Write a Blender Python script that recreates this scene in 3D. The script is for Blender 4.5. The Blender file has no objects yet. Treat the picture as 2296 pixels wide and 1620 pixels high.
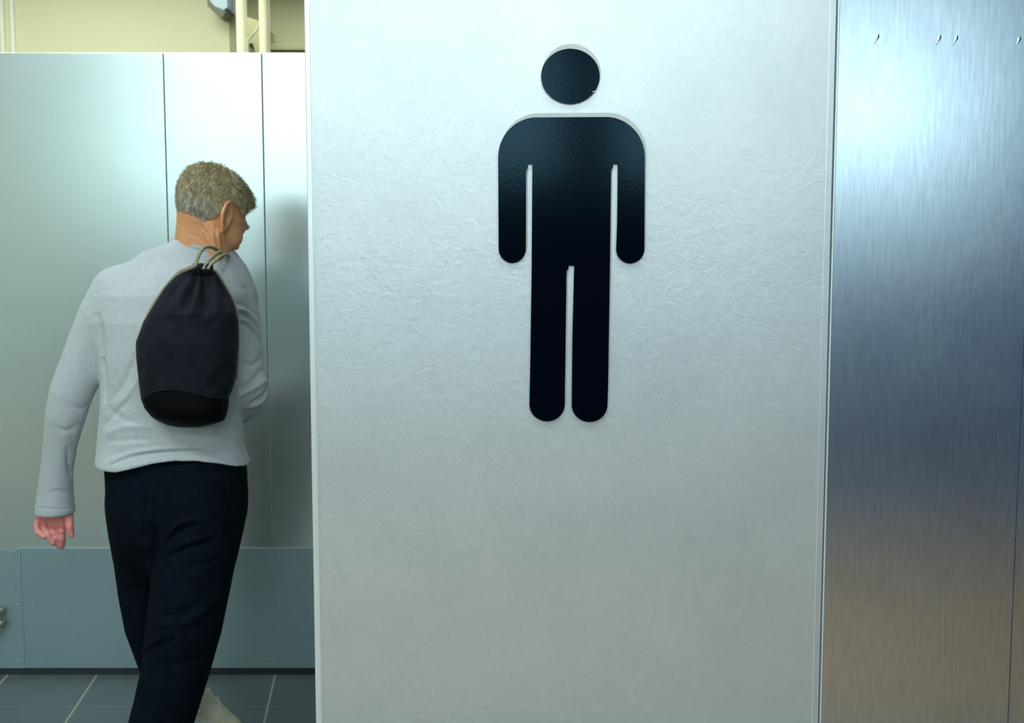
import bpy, math, random
import numpy as np
from mathutils import Vector, Matrix, noise

random.seed(7)
rng = np.random.default_rng(11)
sc = bpy.context.scene
COL = sc.collection
PI = math.pi

# ------------------------------------------------------------------ camera
F = 2500.0
CX, CY = 1148.0, 810.0
PITCH = math.radians(5.2)
CAMZ = 1.45
FWD = np.array([0, math.cos(PITCH), -math.sin(PITCH)])
UP = np.array([0, math.sin(PITCH), math.cos(PITCH)])
CAM = np.array([0, 0, CAMZ])


def P(px, py, Y):
    d = FWD * F + np.array([1.0, 0, 0]) * (px - CX) + UP * (CY - py)
    return CAM + d * (Y / d[1])


def R(rpx, Y):
    return rpx * Y / F


def project(co):
    q = co - CAM
    z = q @ FWD
    return np.stack([CX + F * q[:, 0] / z, CY - F * (q @ UP) / z], 1)


cam = bpy.data.cameras.new('camera')
camo = bpy.data.objects.new('camera', cam)
COL.objects.link(camo)
camo.location = (0, 0, CAMZ)
camo.rotation_euler = (PI / 2 - PITCH, 0, 0)
cam.sensor_width = 36
cam.lens = F / 2296 * 36
cam.dof.use_dof = True
cam.dof.focus_distance = 2.15
cam.dof.aperture_fstop = 8.0
sc.camera = camo
sc.view_settings.view_transform = 'Standard'
sc.view_settings.look = 'None'
sc.view_settings.gamma = 1
sc.view_settings.exposure = 0.9
sc.view_settings.use_curve_mapping = False


# ------------------------------------------------------------------ materials
def mat(name, color, rough=0.5, metal=0.0, spec=0.5, sheen=0.0, emit=None, estr=0.0, coat=0.0):
    m = bpy.data.materials.new(name)
    m.use_nodes = True
    b = m.node_tree.nodes['Principled BSDF']
    b.inputs['Base Color'].default_value = (*color, 1)
    b.inputs['Roughness'].default_value = rough
    b.inputs['Metallic'].default_value = metal
    b.inputs['Specular IOR Level'].default_value = spec
    b.inputs['Sheen Weight'].default_value = sheen
    b.inputs['Coat Weight'].default_value = coat
    if emit:
        b.inputs['Emission Color'].default_value = (*emit, 1)
        b.inputs['Emission Strength'].default_value = estr
    return m


def N(m, typ, **kw):
    n = m.node_tree.nodes.new(typ)
    for k, v in kw.items():
        setattr(n, k, v)
    return n


def L(m, a, b):
    m.node_tree.links.new(a, b)


def bsdf(m):
    return m.node_tree.nodes['Principled BSDF']


def texco(m, scale=(1, 1, 1), rot=(0, 0, 0)):
    tc = N(m, 'ShaderNodeTexCoord')
    mp = N(m, 'ShaderNodeMapping')
    mp.inputs['Scale'].default_value = scale
    mp.inputs['Rotation'].default_value = rot
    L(m, tc.outputs['Object'], mp.inputs['Vector'])
    return mp.outputs['Vector']


def noise_tex(m, vec, scale, detail=3, rough=0.5, dist=0.0):
    n = N(m, 'ShaderNodeTexNoise')
    n.inputs['Scale'].default_value = scale
    n.inputs['Detail'].default_value = detail
    n.inputs['Roughness'].default_value = rough
    n.inputs['Distortion'].default_value = dist
    L(m, vec, n.inputs['Vector'])
    return n.outputs['Fac']


def ramp(m, fac, stops):
    r = N(m, 'ShaderNodeValToRGB')
    cr = r.color_ramp
    while len(cr.elements) < len(stops):
        cr.elements.new(0.5)
    for e, (p, c) in zip(cr.elements, stops):
        e.position = p
        e.color = (*c, 1)
    L(m, fac, r.inputs['Fac'])
    return r.outputs['Color']


def bump(m, fac, strength, dist, prev=None):
    b = N(m, 'ShaderNodeBump')
    b.inputs['Strength'].default_value = strength
    b.inputs['Distance'].default_value = dist
    L(m, fac, b.inputs['Height'])
    if prev is not None:
        L(m, prev, b.inputs['Normal'])
    L(m, b.outputs['Normal'], bsdf(m).inputs['Normal'])
    return b.outputs['Normal']


def noisy(m, c0, c1, scale, stretch=(1, 1, 1), detail=4, bs=0.0, bd=0.001, lo=0.35, hi=0.65):
    v = texco(m, stretch)
    f = noise_tex(m, v, scale, detail)
    L(m, ramp(m, f, [(lo, c0), (hi, c1)]), bsdf(m).inputs['Base Color'])
    if bs:
        bump(m, f, bs, bd)
    return m


# galvanised sheet of the sign wall
M_galv = mat('galvanised_sheet', (.74, .82, .85), .40, .66)
v = texco(M_galv)
vor = N(M_galv, 'ShaderNodeTexVoronoi')
vor.inputs['Scale'].default_value = 75
vor.inputs['Randomness'].default_value = 1
warp = N(M_galv, 'ShaderNodeVectorMath', operation='ADD')
nz = N(M_galv, 'ShaderNodeTexNoise')
nz.inputs['Scale'].default_value = 25
nz.inputs['Detail'].default_value = 3
L(M_galv, v, nz.inputs['Vector'])
sc_ = N(M_galv, 'ShaderNodeVectorMath', operation='SCALE')
sc_.inputs['Scale'].default_value = 0.05
L(M_galv, nz.outputs['Color'], sc_.inputs[0])
L(M_galv, v, warp.inputs[0])
L(M_galv, sc_.outputs[0], warp.inputs[1])
L(M_galv, warp.outputs[0], vor.inputs['Vector'])
n1 = noise_tex(M_galv, v, 6, 4)
n2 = noise_tex(M_galv, v, 95, 4, .6, 1.2)
c1 = ramp(M_galv, n1, [(.3, (.60, .685, .705)), (.7, (.65, .735, .755))])
mixc = N(M_galv, 'ShaderNodeMix', data_type='RGBA', blend_type='OVERLAY')
mixc.inputs['Factor'].default_value = .24
L(M_galv, c1, mixc.inputs['A'])
L(M_galv, ramp(M_galv, vor.outputs['Color'], [(.0, (.38,) * 3), (1, (.62,) * 3)]), mixc.inputs['B'])
# fine horizontal handling scratches
v2 = texco(M_galv, (1.5, 1, 140), (0, math.radians(4), 0))
scr = noise_tex(M_galv, v2, 5, 2, .5)
mix2 = N(M_galv, 'ShaderNodeMix', data_type='RGBA', blend_type='ADD')
L(M_galv, ramp(M_galv, scr, [(.70, (0, 0, 0)), (.76, (.5, .55, .55))]), mix2.inputs['B'])
mix2.inputs['Factor'].default_value = .30
L(M_galv, mixc.outputs['Result'], mix2.inputs['A'])
L(M_galv, mix2.outputs['Result'], bsdf(M_galv).inputs['Base Color'])
bn = bump(M_galv, n2, .24, .0009)
n3 = noise_tex(M_galv, v, 38, 4, .6, 1.6)
bn = bump(M_galv, n3, .22, .0020, bn)

# brushed sheet on the right: glossier with near vertical brushing
def brushed(name, col, rough, metal=.92, streak=.10, tilt=6.0, bs=.16):
    m = mat(name, col, rough, metal)
    v = texco(m, (1, 1, .10), (0, math.radians(tilt), 0))
    s = noise_tex(m, v, 170, 3, .6)
    v3 = texco(m)
    g = noise_tex(m, v3, 5, 4)
    a = ramp(m, s, [(.3, tuple(c * (1 - streak) for c in col)), (.7, tuple(min(1, c * (1 + streak)) for c in col))])
    L(m, a, bsdf(m).inputs['Base Color'])
    rr = N(m, 'ShaderNodeMapRange')
    rr.inputs['To Min'].default_value = rough * .88
    rr.inputs['To Max'].default_value = rough * 1.12
    L(m, g, rr.inputs['Value'])
    L(m, rr.outputs['Result'], bsdf(m).inputs['Roughness'])
    bump(m, s, bs, .0006)
    return m


M_brush = brushed('brushed_sheet', (.55, .68, .78), .27, metal=1.0, bs=.05, streak=.10)
M_inner = brushed('satin_sheet', (.62, .73, .73), .26, metal=.76, streak=.03, tilt=0, bs=.06)
M_kick = brushed('kick_sheet', (.36, .49, .53), .42, metal=.65, streak=.03, tilt=0, bs=.05)
M_edge = mat('folded_edge', (.78, .88, .90), .35, .5)
M_line = mat('cut_edge', (.9, .95, .95), .3, .5)
M_gap = mat('dark_gap', (.10, .20, .28), .6)
M_basedark = mat('dark_base_strip', (.02, .035, .04), .6)
M_screw = mat('screw_steel', (.6, .66, .66), .3, 1)
M_black = mat('black_vinyl', (.0006, .0014, .0045), .12, 0, .24)
bsdf(M_black).inputs['Specular Tint'].default_value = (.35, .75, 1.0, 1)
vb = texco(M_black)
bump(M_black, noise_tex(M_black, vb, 160, 3, .6), .10, .0006)
M_offset = mat('grey_offset_plate', (.50, .56, .53), .55)
noisy(M_offset, (.46, .53, .51), (.52, .58, .55), 90, (1, 1, .3))
M_cream = mat('cream_wall', (.70, .70, .47), .7)
noisy(M_cream, (.68, .69, .46), (.73, .72, .49), 1.2)
M_post = mat('cream_post', (.70, .69, .48), .5)
M_strip = mat('white_strip', (.84, .86, .76), .4)
M_olive = mat('khaki_wall', (.40, .40, .27), .8)
noisy(M_olive, (.38, .39, .26), (.42, .42, .29), 1.5)
M_olivedark = mat('khaki_frame', (.34, .34, .20), .7)
M_lobbywall = mat('slate_wall', (.03, .07, .13), .7)
noisy(M_lobbywall, (.014, .058, .145), (.020, .075, .175), 2)
M_whitewall = mat('white_upper_wall', (.62, .74, .78), .7)
M_greenwall = mat('pale_green_wall', (.58, .66, .50), .7)
M_ceil = mat('ceiling_paint', (.82, .86, .84), .8)
M_frame = mat('alu_frame', (.5, .55, .56), .4, .7)
M_lamp = mat('lamp_diffuser', (.9, .9, .9), .5, emit=(.86, .97, 1.0), estr=9.0)
M_recfill = mat('recess_fill', (.9, .9, .9), .5, emit=(.97, 1.0, .86), estr=5.2)
M_lampw = mat('lamp_diffuser_warm', (.9, .9, .9), .5, emit=(.97, 1.0, .86), estr=11.5)
M_win = mat('lit_window', (.8, .9, .95), .4, emit=(.80, .96, .97), estr=2.35)
M_brownfloor = mat('brown_floor', (.34, .22, .13), .5)
noisy(M_brownfloor, (.40, .19, .055), (.48, .245, .08), 3, (1, .2, 1))
M_bluefloor = mat('blue_reflect_floor', (.02, .055, .115), .9)
noisy(M_bluefloor, (.013, .048, .12), (.018, .064, .15), 40)
M_bracket = mat('grey_lamp_metal', (.30, .40, .46), .35, .3)
M_bracketdark = mat('dark_lamp_shell', (.13, .15, .09), .5)
M_chrome = mat('aged_chrome', (.48, .46, .34), .25, .9)

# tiles of the inner floor: grout lines worked out in object coordinates
M_tile = mat('grey_floor_tile', (.10, .13, .15), .42)
tc = N(M_tile, 'ShaderNodeTexCoord')
sx = N(M_tile, 'ShaderNodeSeparateXYZ')
L(M_tile, tc.outputs['Object'], sx.inputs[0])


def mth(m, op, a, b=None):
    n = N(m, 'ShaderNodeMath', operation=op)
    for i, q in enumerate((a, b)):
        if q is None:
            continue
        if isinstance(q, (int, float)):
            n.inputs[i].default_value = q
        else:
            L(m, q, n.inputs[i])
    return n.outputs[0]


TS = .313
g0 = P(618, 1503, 3.82)
skew = math.tan(math.radians(7.2))
u = mth(M_tile, 'ADD', sx.outputs['X'], mth(M_tile, 'MULTIPLY', mth(M_tile, 'SUBTRACT', sx.outputs['Y'], 3.82), skew))
u = mth(M_tile, 'DIVIDE', mth(M_tile, 'SUBTRACT', u, float(g0[0])), TS)
w = mth(M_tile, 'DIVIDE', mth(M_tile, 'SUBTRACT', sx.outputs['Y'], 3.515), TS)


def dist_line(q):
    fr = mth(M_tile, 'FRACT', q)
    return mth(M_tile, 'MINIMUM', fr, mth(M_tile, 'SUBTRACT', 1.0, fr))


du, dw = dist_line(u), dist_line(w)
gu = mth(M_tile, 'LESS_THAN', du, .011)
gw = mth(M_tile, 'LESS_THAN', dw, .012)
tn = noise_tex(M_tile, texco(M_tile, (1, 1, 1)), 9, 4)
tcol = ramp(M_tile, tn, [(.3, (.088, .112, .122)), (.7, (.105, .130, .138))])
mxa = N(M_tile, 'ShaderNodeMix', data_type='RGBA')
L(M_tile, gw, mxa.inputs['Factor'])
L(M_tile, tcol, mxa.inputs['A'])
mxa.inputs['B'].default_value = (.15, .175, .165, 1)
mxb = N(M_tile, 'ShaderNodeMix', data_type='RGBA')
L(M_tile, gu, mxb.inputs['Factor'])
L(M_tile, mxa.outputs['Result'], mxb.inputs['A'])
mxb.inputs['B'].default_value = (.36, .36, .27, 1)
L(M_tile, mxb.outputs['Result'], bsdf(M_tile).inputs['Base Color'])
bump(M_tile, mth(M_tile, 'SUBTRACT', 1.0, mth(M_tile, 'MAXIMUM', gu, gw)), .3, .002)

# person
M_skin = mat('skin', (.62, .30, .17), .5)
bsdf(M_skin).inputs['Subsurface Weight'].default_value = .12
bsdf(M_skin).inputs['Subsurface Radius'].default_value = (.01, .004, .002)
vs = texco(M_skin)
fs = noise_tex(M_skin, vs, 22, 5, .6)
sxyz = N(M_skin, 'ShaderNodeSeparateXYZ')
L(M_skin, vs, sxyz.inputs[0])
hz = N(M_skin, 'ShaderNodeMapRange')
hz.inputs['From Min'].default_value = .95
hz.inputs['From Max'].default_value = 1.25
L(M_skin, sxyz.outputs['Z'], hz.inputs['Value'])
mixs = N(M_skin, 'ShaderNodeMix', data_type='RGBA')
L(M_skin, hz.outputs['Result'], mixs.inputs['Factor'])
L(M_skin, ramp(M_skin, fs, [(.3, (.72, .23, .21)), (.7, (.84, .36, .33))]), mixs.inputs['A'])
L(M_skin, ramp(M_skin, fs, [(.3, (.74, .33, .14)), (.7, (.84, .43, .22))]), mixs.inputs['B'])
L(M_skin, mixs.outputs['Result'], bsdf(M_skin).inputs['Base Color'])
bump(M_skin, noise_tex(M_skin, vs, 240, 3), .15, .0008)

M_hair = mat('grey_blond_hair', (.30, .26, .15), .55)
vh = texco(M_hair)
noisy(M_hair, (.34, .275, .135), (.60, .52, .31), 90, (1, 1, .5), 5, .3, .001)
M_hair2 = mat('grey_hair', (.30, .29, .24), .6)
noisy(M_hair2, (.30, .27, .19), (.56, .52, .42), 90, (1, 1, .5), 5, .3, .001)

M_sweat = mat('grey_marl_knit', (.46, .51, .54), .9, 0, .2, .25)
vw = texco(M_sweat)
fa = noise_tex(M_sweat, vw, 330, 3, .7)
fb = noise_tex(M_sweat, vw, 45, 4, .6)
ca = ramp(M_sweat, fa, [(.3, (.395, .445, .475)), (.7, (.55, .60, .62))])
mm = N(M_sweat, 'ShaderNodeMix', data_type='RGBA', blend_type='OVERLAY')
mm.inputs['Factor'].default_value = .35
L(M_sweat, ca, mm.inputs['A'])
L(M_sweat, ramp(M_sweat, fb, [(.3, (.42, .42, .44)), (.7, (.58, .58, .56))]), mm.inputs['B'])
L(M_sweat, mm.outputs['Result'], bsdf(M_sweat).inputs['Base Color'])
nb = bump(M_sweat, fa, .35, .0015)
bump(M_sweat, fb, .25, .006, nb)

M_trou = mat('navy_trouser_cloth', (.010, .020, .040), .85, 0, .08, 0)
noisy(M_trou, (.0016, .0042, .0095), (.0030, .0068, .0135), 40, (1, 1, 1), 5, .3, .003)
M_bag = mat('black_bag_cloth', (.014, .018, .030), .8, 0, .15, .04)
noisy(M_bag, (.0055, .0075, .014), (.009, .012, .020), 30, (1, 1, 1), 5, .3, .003)
M_bagbase = mat('black_bag_base', (.0012, .0012, .003), .6, 0, .12)
vbb = texco(M_bagbase)
bump(M_bagbase, noise_tex(M_bagbase, vbb, 70, 4), .3, .002)
M_cord = mat('tan_cord', (.30, .30, .18), .85)
noisy(M_cord, (.25, .25, .15), (.35, .34, .21), 300, (1, 1, 1), 2, .5, .001)
M_shoe = mat('cream_shoe', (.62, .60, .42), .6)
noisy(M_shoe, (.56, .55, .38), (.68, .66, .48), 25)
M_sole = mat('shoe_sole', (.70, .72, .66), .6)
M_lace = mat('shoe_lace', (.74, .78, .74), .7)
M_shoeline = mat('shoe_lining', (.32, .27, .20), .8)
M_eye = mat('eye_white', (.8, .8, .78), .2)


# ------------------------------------------------------------------ object helpers
def mesh_obj(name, verts, faces, m, parent=None, smooth=False):
    me = bpy.data.meshes.new(name)
    me.from_pydata([tuple(map(float, q)) for q in verts], [], [tuple(map(int, q)) for q in faces])
    me.validate()
    me.update()
    if smooth:
        me.polygons.foreach_set('use_smooth', [True] * len(me.polygons))
    if m is not None:
        me.materials.append(m)
    o = bpy.data.objects.new(name, me)
    COL.objects.link(o)
    if parent is not None:
        o.parent = parent
        o.matrix_parent_inverse = Matrix.Translation(-parent.location)
    return o


def empty(name, loc):
    o = bpy.data.objects.new(name, None)
    o.empty_display_size = .1
    o.location = tuple(map(float, loc))
    COL.objects.link(o)
    return o


def tag(o, label=None, cat=None, group=None, kind=None):
    if label:
        o['label'] = label
    if cat:
        o['category'] = cat
    if group:
        o['group'] = group
    if kind:
        o['kind'] = kind
    return o


def struct(o, label=None, cat=None):
    return tag(o, label, cat, None, 'structure')


class MB:
    def __init__(s):
        s.v, s.f = [], []

    def add(s, v, f):
        n = len(s.v)
        s.v += [tuple(q) for q in v]
        s.f += [tuple(i + n for i in q) for q in f]
        return s

    def box(s, x0, x1, y0, y1, z0, z1):
        v = [(x, y, z) for x in (x0, x1) for y in (y0, y1) for z in (z0, z1)]
        f = [(0, 1, 3, 2), (4, 6, 7, 5), (0, 4, 5, 1), (2, 3, 7, 6), (0, 2, 6, 4), (1, 5, 7, 3)]
        return s.add(v, f)

    def tube(s, pts, r, n=12, cap=True):
        pts = [Vector(map(float, p)) for p in pts]
        rs = r if isinstance(r, (list, tuple, np.ndarray)) else [r] * len(pts)
        v, f = [], []
        prev = None
        for i, p in enumerate(pts):
            t = (pts[min(i + 1, len(pts) - 1)] - pts[max(i - 1, 0)]).normalized()
            if prev is None:
                a = t.orthogonal().normalized()
            else:
                a = (prev - t * prev.dot(t)).normalized()
            prev = a
            b = t.cross(a)
            for k in range(n):
                an = 2 * PI * k / n
                v.append(p + (a * math.cos(an) + b * math.sin(an)) * float(rs[i]))
        for i in range(len(pts) - 1):
            for k in range(n):
                f.append((i * n + k, i * n + (k + 1) % n, (i + 1) * n + (k + 1) % n, (i + 1) * n + k))
        if cap:
            f.append(tuple(reversed(range(n))))
            f.append(tuple(range((len(pts) - 1) * n, len(pts) * n)))
        return s.add(v, f)

    def obj(s, name, m, parent=None, smooth=False, bevel=0.0):
        o = mesh_obj(name, s.v, s.f, m, parent, smooth)
        if bevel:
            b = o.modifiers.new('bevel', 'BEVEL')
            b.width = bevel
            b.segments = 2
            b.limit_method = 'ANGLE'
        return o


def spline(pts, n=8):
    """Catmull-Rom through the points."""
    p = [np.array(q, float) for q in pts]
    p = [2 * p[0] - p[1]] + p + [2 * p[-1] - p[-2]]
    out = []
    for i in range(1, len(p) - 2):
        for k in range(n):
            t = k / n
            a, b, c, d = p[i - 1:i + 3]
            out.append(.5 * ((2 * b) + (c - a) * t + (2 * a - 5 * b + 4 * c - d) * t * t + (3 * b - a - 3 * c + d) * t ** 3))
    out.append(p[-2])
    return out


def prism(outline, y0, y1):
    """closed 2D outline (x,z) extruded along y; returns v, f (with n-gon caps)"""
    n = len(outline)
    v = [(x, y0, z) for x, z in outline] + [(x, y1, z) for x, z in outline]
    f = [tuple(range(n)), tuple(reversed(range(n, 2 * n)))]
    for i in range(n):
        j = (i + 1) % n
        f.append((i, i + n, j + n, j))
    return v, f


# ------------------------------------------------------------------ distance-field modelling
def grid(lo, hi, h):
    ax = [np.arange(lo[i], hi[i] + h, h, dtype=np.float32) for i in range(3)]
    return np.meshgrid(*ax, indexing='ij')


def surface_nets(D, lo, h):
    nx, ny, nz_ = D.shape
    S = D < 0
    shp = (nx - 1, ny - 1, nz_ - 1)
    acc = np.zeros(shp + (3,), np.float32)
    cnt = np.zeros(shp, np.float32)
    c = [(i, j, k) for i in (0, 1) for j in (0, 1) for k in (0, 1)]
    sl = lambda o: tuple(slice(o[a], o[a] + shp[a]) for a in range(3))
    for a in range(8):
        for b in range(a + 1, 8):
            ca_, cb_ = c[a], c[b]
            if sum(abs(ca_[i] - cb_[i]) for i in range(3)) != 1:
                continue
            da, db = D[sl(ca_)], D[sl(cb_)]
            m = S[sl(ca_)] != S[sl(cb_)]
            den = np.where(m, da - db, 1)
            t = np.where(m, da / den, 0)
            for i in range(3):
                acc[..., i] += np.where(m, ca_[i] + t * (cb_[i] - ca_[i]), 0)
            cnt += m
    act = cnt > 0
    idx = -np.ones(shp, np.int64)
    idx[act] = np.arange(act.sum())
    ijk = np.argwhere(act)
    V = (ijk + acc[act] / cnt[act][:, None]) * h + np.array(lo)
    faces = []
    for ax in range(3):
        s0 = [slice(None)] * 3
        s1 = [slice(None)] * 3
        s0[ax] = slice(0, -1)
        s1[ax] = slice(1, None)
        m = S[tuple(s0)] != S[tuple(s1)]
        e = np.argwhere(m)
        o1, o2 = [q for q in range(3) if q != ax]
        ok = (e[:, o1] > 0) & (e[:, o2] > 0) & (e[:, o1] < D.shape[o1] - 1) & (e[:, o2] < D.shape[o2] - 1)
        e = e[ok]
        ins = S[tuple(e.T)]

        def g(d1, d2):
            q = e.copy()
            q[:, o1] -= d1
            q[:, o2] -= d2
            return idx[tuple(q.T)]
        quad = np.stack([g(1, 1), g(0, 1), g(0, 0), g(1, 0)], 1)
        flip = ins if ax != 1 else ~ins
        quad[~flip] = quad[~flip][:, ::-1]
        faces.append(quad)
    return V, np.concatenate(faces)


def smin(a, b, k):
    h = np.clip(.5 + .5 * (b - a) / k, 0, 1)
    return b * (1 - h) + a * h - k * h * (1 - h)


def smax(a, b, k):
    return -smin(-a, -b, k)


def chain(G, pts, rad, flat=None):
    X, Y, Z = G
    out = None
    for (a, b, ra, rb) in zip(pts[:-1], pts[1:], rad[:-1], rad[1:]):
        a, b = np.array(a, np.float32), np.array(b, np.float32)
        ab = b - a
        t = ((X - a[0]) * ab[0] + (Y - a[1]) * ab[1] + (Z - a[2]) * ab[2]) / max(1e-9, float(ab @ ab))
        t = np.clip(t, 0, 1)
        dx, dy, dz = X - a[0] - t * ab[0], Y - a[1] - t * ab[1], Z - a[2] - t * ab[2]
        if flat is not None:
            dy = dy * flat
        d = np.sqrt(dx * dx + dy * dy + dz * dz) - (ra + t * (rb - ra))
        out = d if out is None else np.minimum(out, d)
    return out


def ellip(G, c, r):
    X, Y, Z = G
    q = np.sqrt(((X - c[0]) / r[0]) ** 2 + ((Y - c[1]) / r[1]) ** 2 + ((Z - c[2]) / r[2]) ** 2)
    return (q - 1) * min(r)


def column(G, tab, p=2.3):
    """stack of superellipses: rows (z, cx, a, cy, b)"""
    X, Y, Z = G
    tab = np.array(sorted(tab), float)
    z = tab[:, 0]
    I = lambda k: np.interp(Z, z, tab[:, k]).astype(np.float32)
    cx, a, cy, b = I(1), I(2), I(3), I(4)
    q = (np.abs((X - cx) / a) ** p + np.abs((Y - cy) / b) ** p) ** (1 / p)
    d = (q - 1) * np.minimum(a, b)
    return np.maximum(d, np.maximum(z[0] - Z, Z - z[-1]))


def vnormals(V, Fq):
    n = np.zeros_like(V)
    a, b, c = V[Fq[:, 0]], V[Fq[:, 1]], V[Fq[:, 2]]
    fn = np.cross(b - a, c - a)
    for k in range(Fq.shape[1]):
        np.add.at(n, Fq[:, k], fn)
    return n / np.maximum(1e-12, np.linalg.norm(n, axis=1))[:, None]


def relax(V, Fq, it=3, f=.5):
    E = np.concatenate([Fq[:, [i, (i + 1) % Fq.shape[1]]] for i in range(Fq.shape[1])])
    E = np.concatenate([E, E[:, ::-1]])
    deg = np.bincount(E[:, 0], minlength=len(V))[:, None]
    for _ in range(it):
        s = np.stack([np.bincount(E[:, 0], weights=V[E[:, 1], i], minlength=len(V)) for i in range(3)], 1)
        V = V + f * (s / np.maximum(1, deg) - V)
    return V


def subdivide(V, Q):
    E = np.concatenate([Q[:, [i, (i + 1) % 4]] for i in range(4)])
    E.sort(axis=1)
    key = E[:, 0].astype(np.int64) * (len(V) + 1) + E[:, 1]
    _, first, inv = np.unique(key, return_index=True, return_inverse=True)
    U = E[first]
    mid = V[U].mean(1)
    n, nv, ne = len(Q), len(V), len(U)
    m = inv.reshape(4, n).T + nv
    c = np.arange(n) + nv + ne
    V2 = np.concatenate([V, mid, V[Q].mean(1)])
    Q2 = np.concatenate([np.stack([Q[:, i], m[:, i], c, m[:, i - 1]], 1) for i in range(4)])
    return V2, Q2


def strokes(V, Fq, lst, front=True):
    """carve folds: each stroke is a polyline on the side of the body turned to the viewer,
    (points, half-width in px, height in m; negative = crease)"""
    nrm = vnormals(V, Fq)
    uv = project(V)
    vis = np.clip(-nrm[:, 1] * 3 + .3, 0, 1) if front else 1
    disp = np.zeros(len(V))
    for pts, wd, amp in lst:
        q = np.array(spline(pts, 5)) if len(pts) > 2 else np.array(pts, float)
        best = np.full(len(V), 1e9)
        tt = np.zeros(len(V))
        n = len(q) - 1
        for i in range(n):
            a, b = q[i], q[i + 1]
            ab = b - a
            t = np.clip(((uv - a) @ ab) / (ab @ ab + 1e-9), 0, 1)
            d = np.linalg.norm(uv - a - t[:, None] * ab, axis=1)
            m = d < best
            best[m] = d[m]
            tt[m] = (i + t[m]) / n
        taper = np.clip(np.sin(PI * np.clip(tt, 0, 1)), 0, 1) ** .6 if amp < 10 else 1
        disp += amp * np.exp(-(best / wd) ** 2) * taper
    return V + nrm * (disp * vis)[:, None]


# ------------------------------------------------------------------ sign wall
YW = 2.0
MPX = YW / F
CEIL = 3.3
# wall planes are given by heights in metres; left end and joint read off at the middle of the frame
xl = float(P(695, 810, YW)[0])
xj = float(P(1857, 810, YW)[0])
xr = float(P(2293.5, 810, YW)[0])
TH = .05
EDGE = .0115
wf = empty('wall_front', (xl, YW, 0))
struct(wf, 'pale galvanised metal wall carrying the black figure sign', 'wall')
MB().box(xl + EDGE, xj - .0125, YW, YW + TH, 0, CEIL).obj('panel', M_galv, wf)
# folded left edge
MB().box(xl, xl + EDGE - .0008, YW - .0012, YW + TH, 0, CEIL).obj('folded_edge', M_edge, wf, bevel=.0018)
MB().box(xl + EDGE - .0008, xl + EDGE, YW - .0016, YW + .01, 0, CEIL).obj('cut_edge', M_line, wf)
# folded right edge beside the joint
MB().box(xj - .0125, xj - .0012, YW + .0004, YW + TH, 0, CEIL).obj('folded_edge', M_galv, wf, bevel=.0015)
MB().box(xj - .0130, xj - .0122, YW - .0008, YW + .01, 0, CEIL).obj('cut_edge', M_line, wf)

wr = empty('wall_right', (xj, YW, 0))
struct(wr, 'darker brushed metal wall panel right of the joint', 'wall')
MB().box(xj + .0046, xr - .001, YW, YW + TH, 0, CEIL).obj('panel', M_brush, wr)
MB().box(xj + .0012, xj + .0040, YW - .0022, YW + TH, 0, CEIL).obj('folded_edge', M_edge, wr, bevel=.001)
MB().box(xj - .0012, xj + .0012, YW + .012, YW + TH, 0, CEIL).obj('gap_seal', M_gap, wr)
MB().box(xj + .0040, xj + .0046, YW + .0012, YW + TH, 0, CEIL).obj('gap_seal', M_gap, wr)
MB().box(xr + .001, 3.6, YW, YW + TH, 0, CEIL).obj('panel', M_brush, wr)
MB().box(xr - .001, xr + .001, YW + .004, YW + TH, 0, CEIL).obj('gap_seal', M_gap, wr)
# small raised dimples of the fixings behind the sheet
for (px, py) in ((1965, 88), (2104, 90), (2142, 91), (2283, 93)):
    c = P(px, py, YW)
    m = MB()
    a, b = c + np.array([.004, 0.0004, .009]), c + np.array([-.004, 0.0004, -.009])
    q = [a + (b - a) * t for t in np.linspace(0, 1, 7)]
    m.tube(q, [.0006, .0030, .0032, .0022, .0016, .0012, .0005], 8)
    m.v = [(x, YW + (y - YW) * .30, z) for x, y, z in m.v]
    m.obj('fixing_dimple', M_brush, wr, True)

# ------------------------------------------------------------------ pictogram
sign = empty('restroom_sign', P(1280, 945, YW))
tag(sign, 'black standing man pictogram on the pale metal wall', 'sign')


def W2(px, py):
    q = P(px, py, YW)
    return (float(q[0]), float(q[2]))


def arc(cx, cy, rx, ry, a0, a1, n):
    return [(cx + rx * math.cos(math.radians(a0 + (a1 - a0) * i / n)),
             cy - ry * math.sin(math.radians(a0 + (a1 - a0) * i / n))) for i in range(n + 1)]


def body_outline(dx=0, dy=0, notch=True):
    o = []
    o += arc(1203, 353, 86, 89, 178, 90, 24)              # left shoulder
    o += arc(1358, 353, 87, 90, 90, 0, 24)                # right shoulder
    o += arc(1412.5, 558, 31.5, 32, 0, -180, 24)          # right hand
    if notch:
        o += [(1381, 378), (1383, 376), (1384, 368), (1369, 368)] if False else [(1383, 500), (1384.5, 368)]
        o += [(1374.5, 368), (1374, 376), (1369.5, 380)]
    else:
        o += [(1384.5, 368), (1369, 368)]
    o += [(1367, 600), (1363, 860)]
    o += arc(1321.5, 906, 40, 38.5, 0, -180, 24)          # right foot
    if notch:
        o += [(1283, 760), (1287, 595), (1275, 595), (1274, 603), (1270, 606)]
    else:
        o += [(1287, 595), (1270, 595)]
    o += arc(1226.5, 905, 39.5, 38, 0, -180, 24)          # left foot
    o += [(1189, 800), (1192, 600), (1193.5, 368)]
    if notch:
        o += [(1184, 368), (1183.5, 376), (1179.5, 380)]
    else:
        o += [(1179.5, 368)]
    o += arc(1148.5, 557, 30.5, 32, 0, -180, 24)          # left hand
    return [(x + dx, y + dy) for x, y in o]


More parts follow.
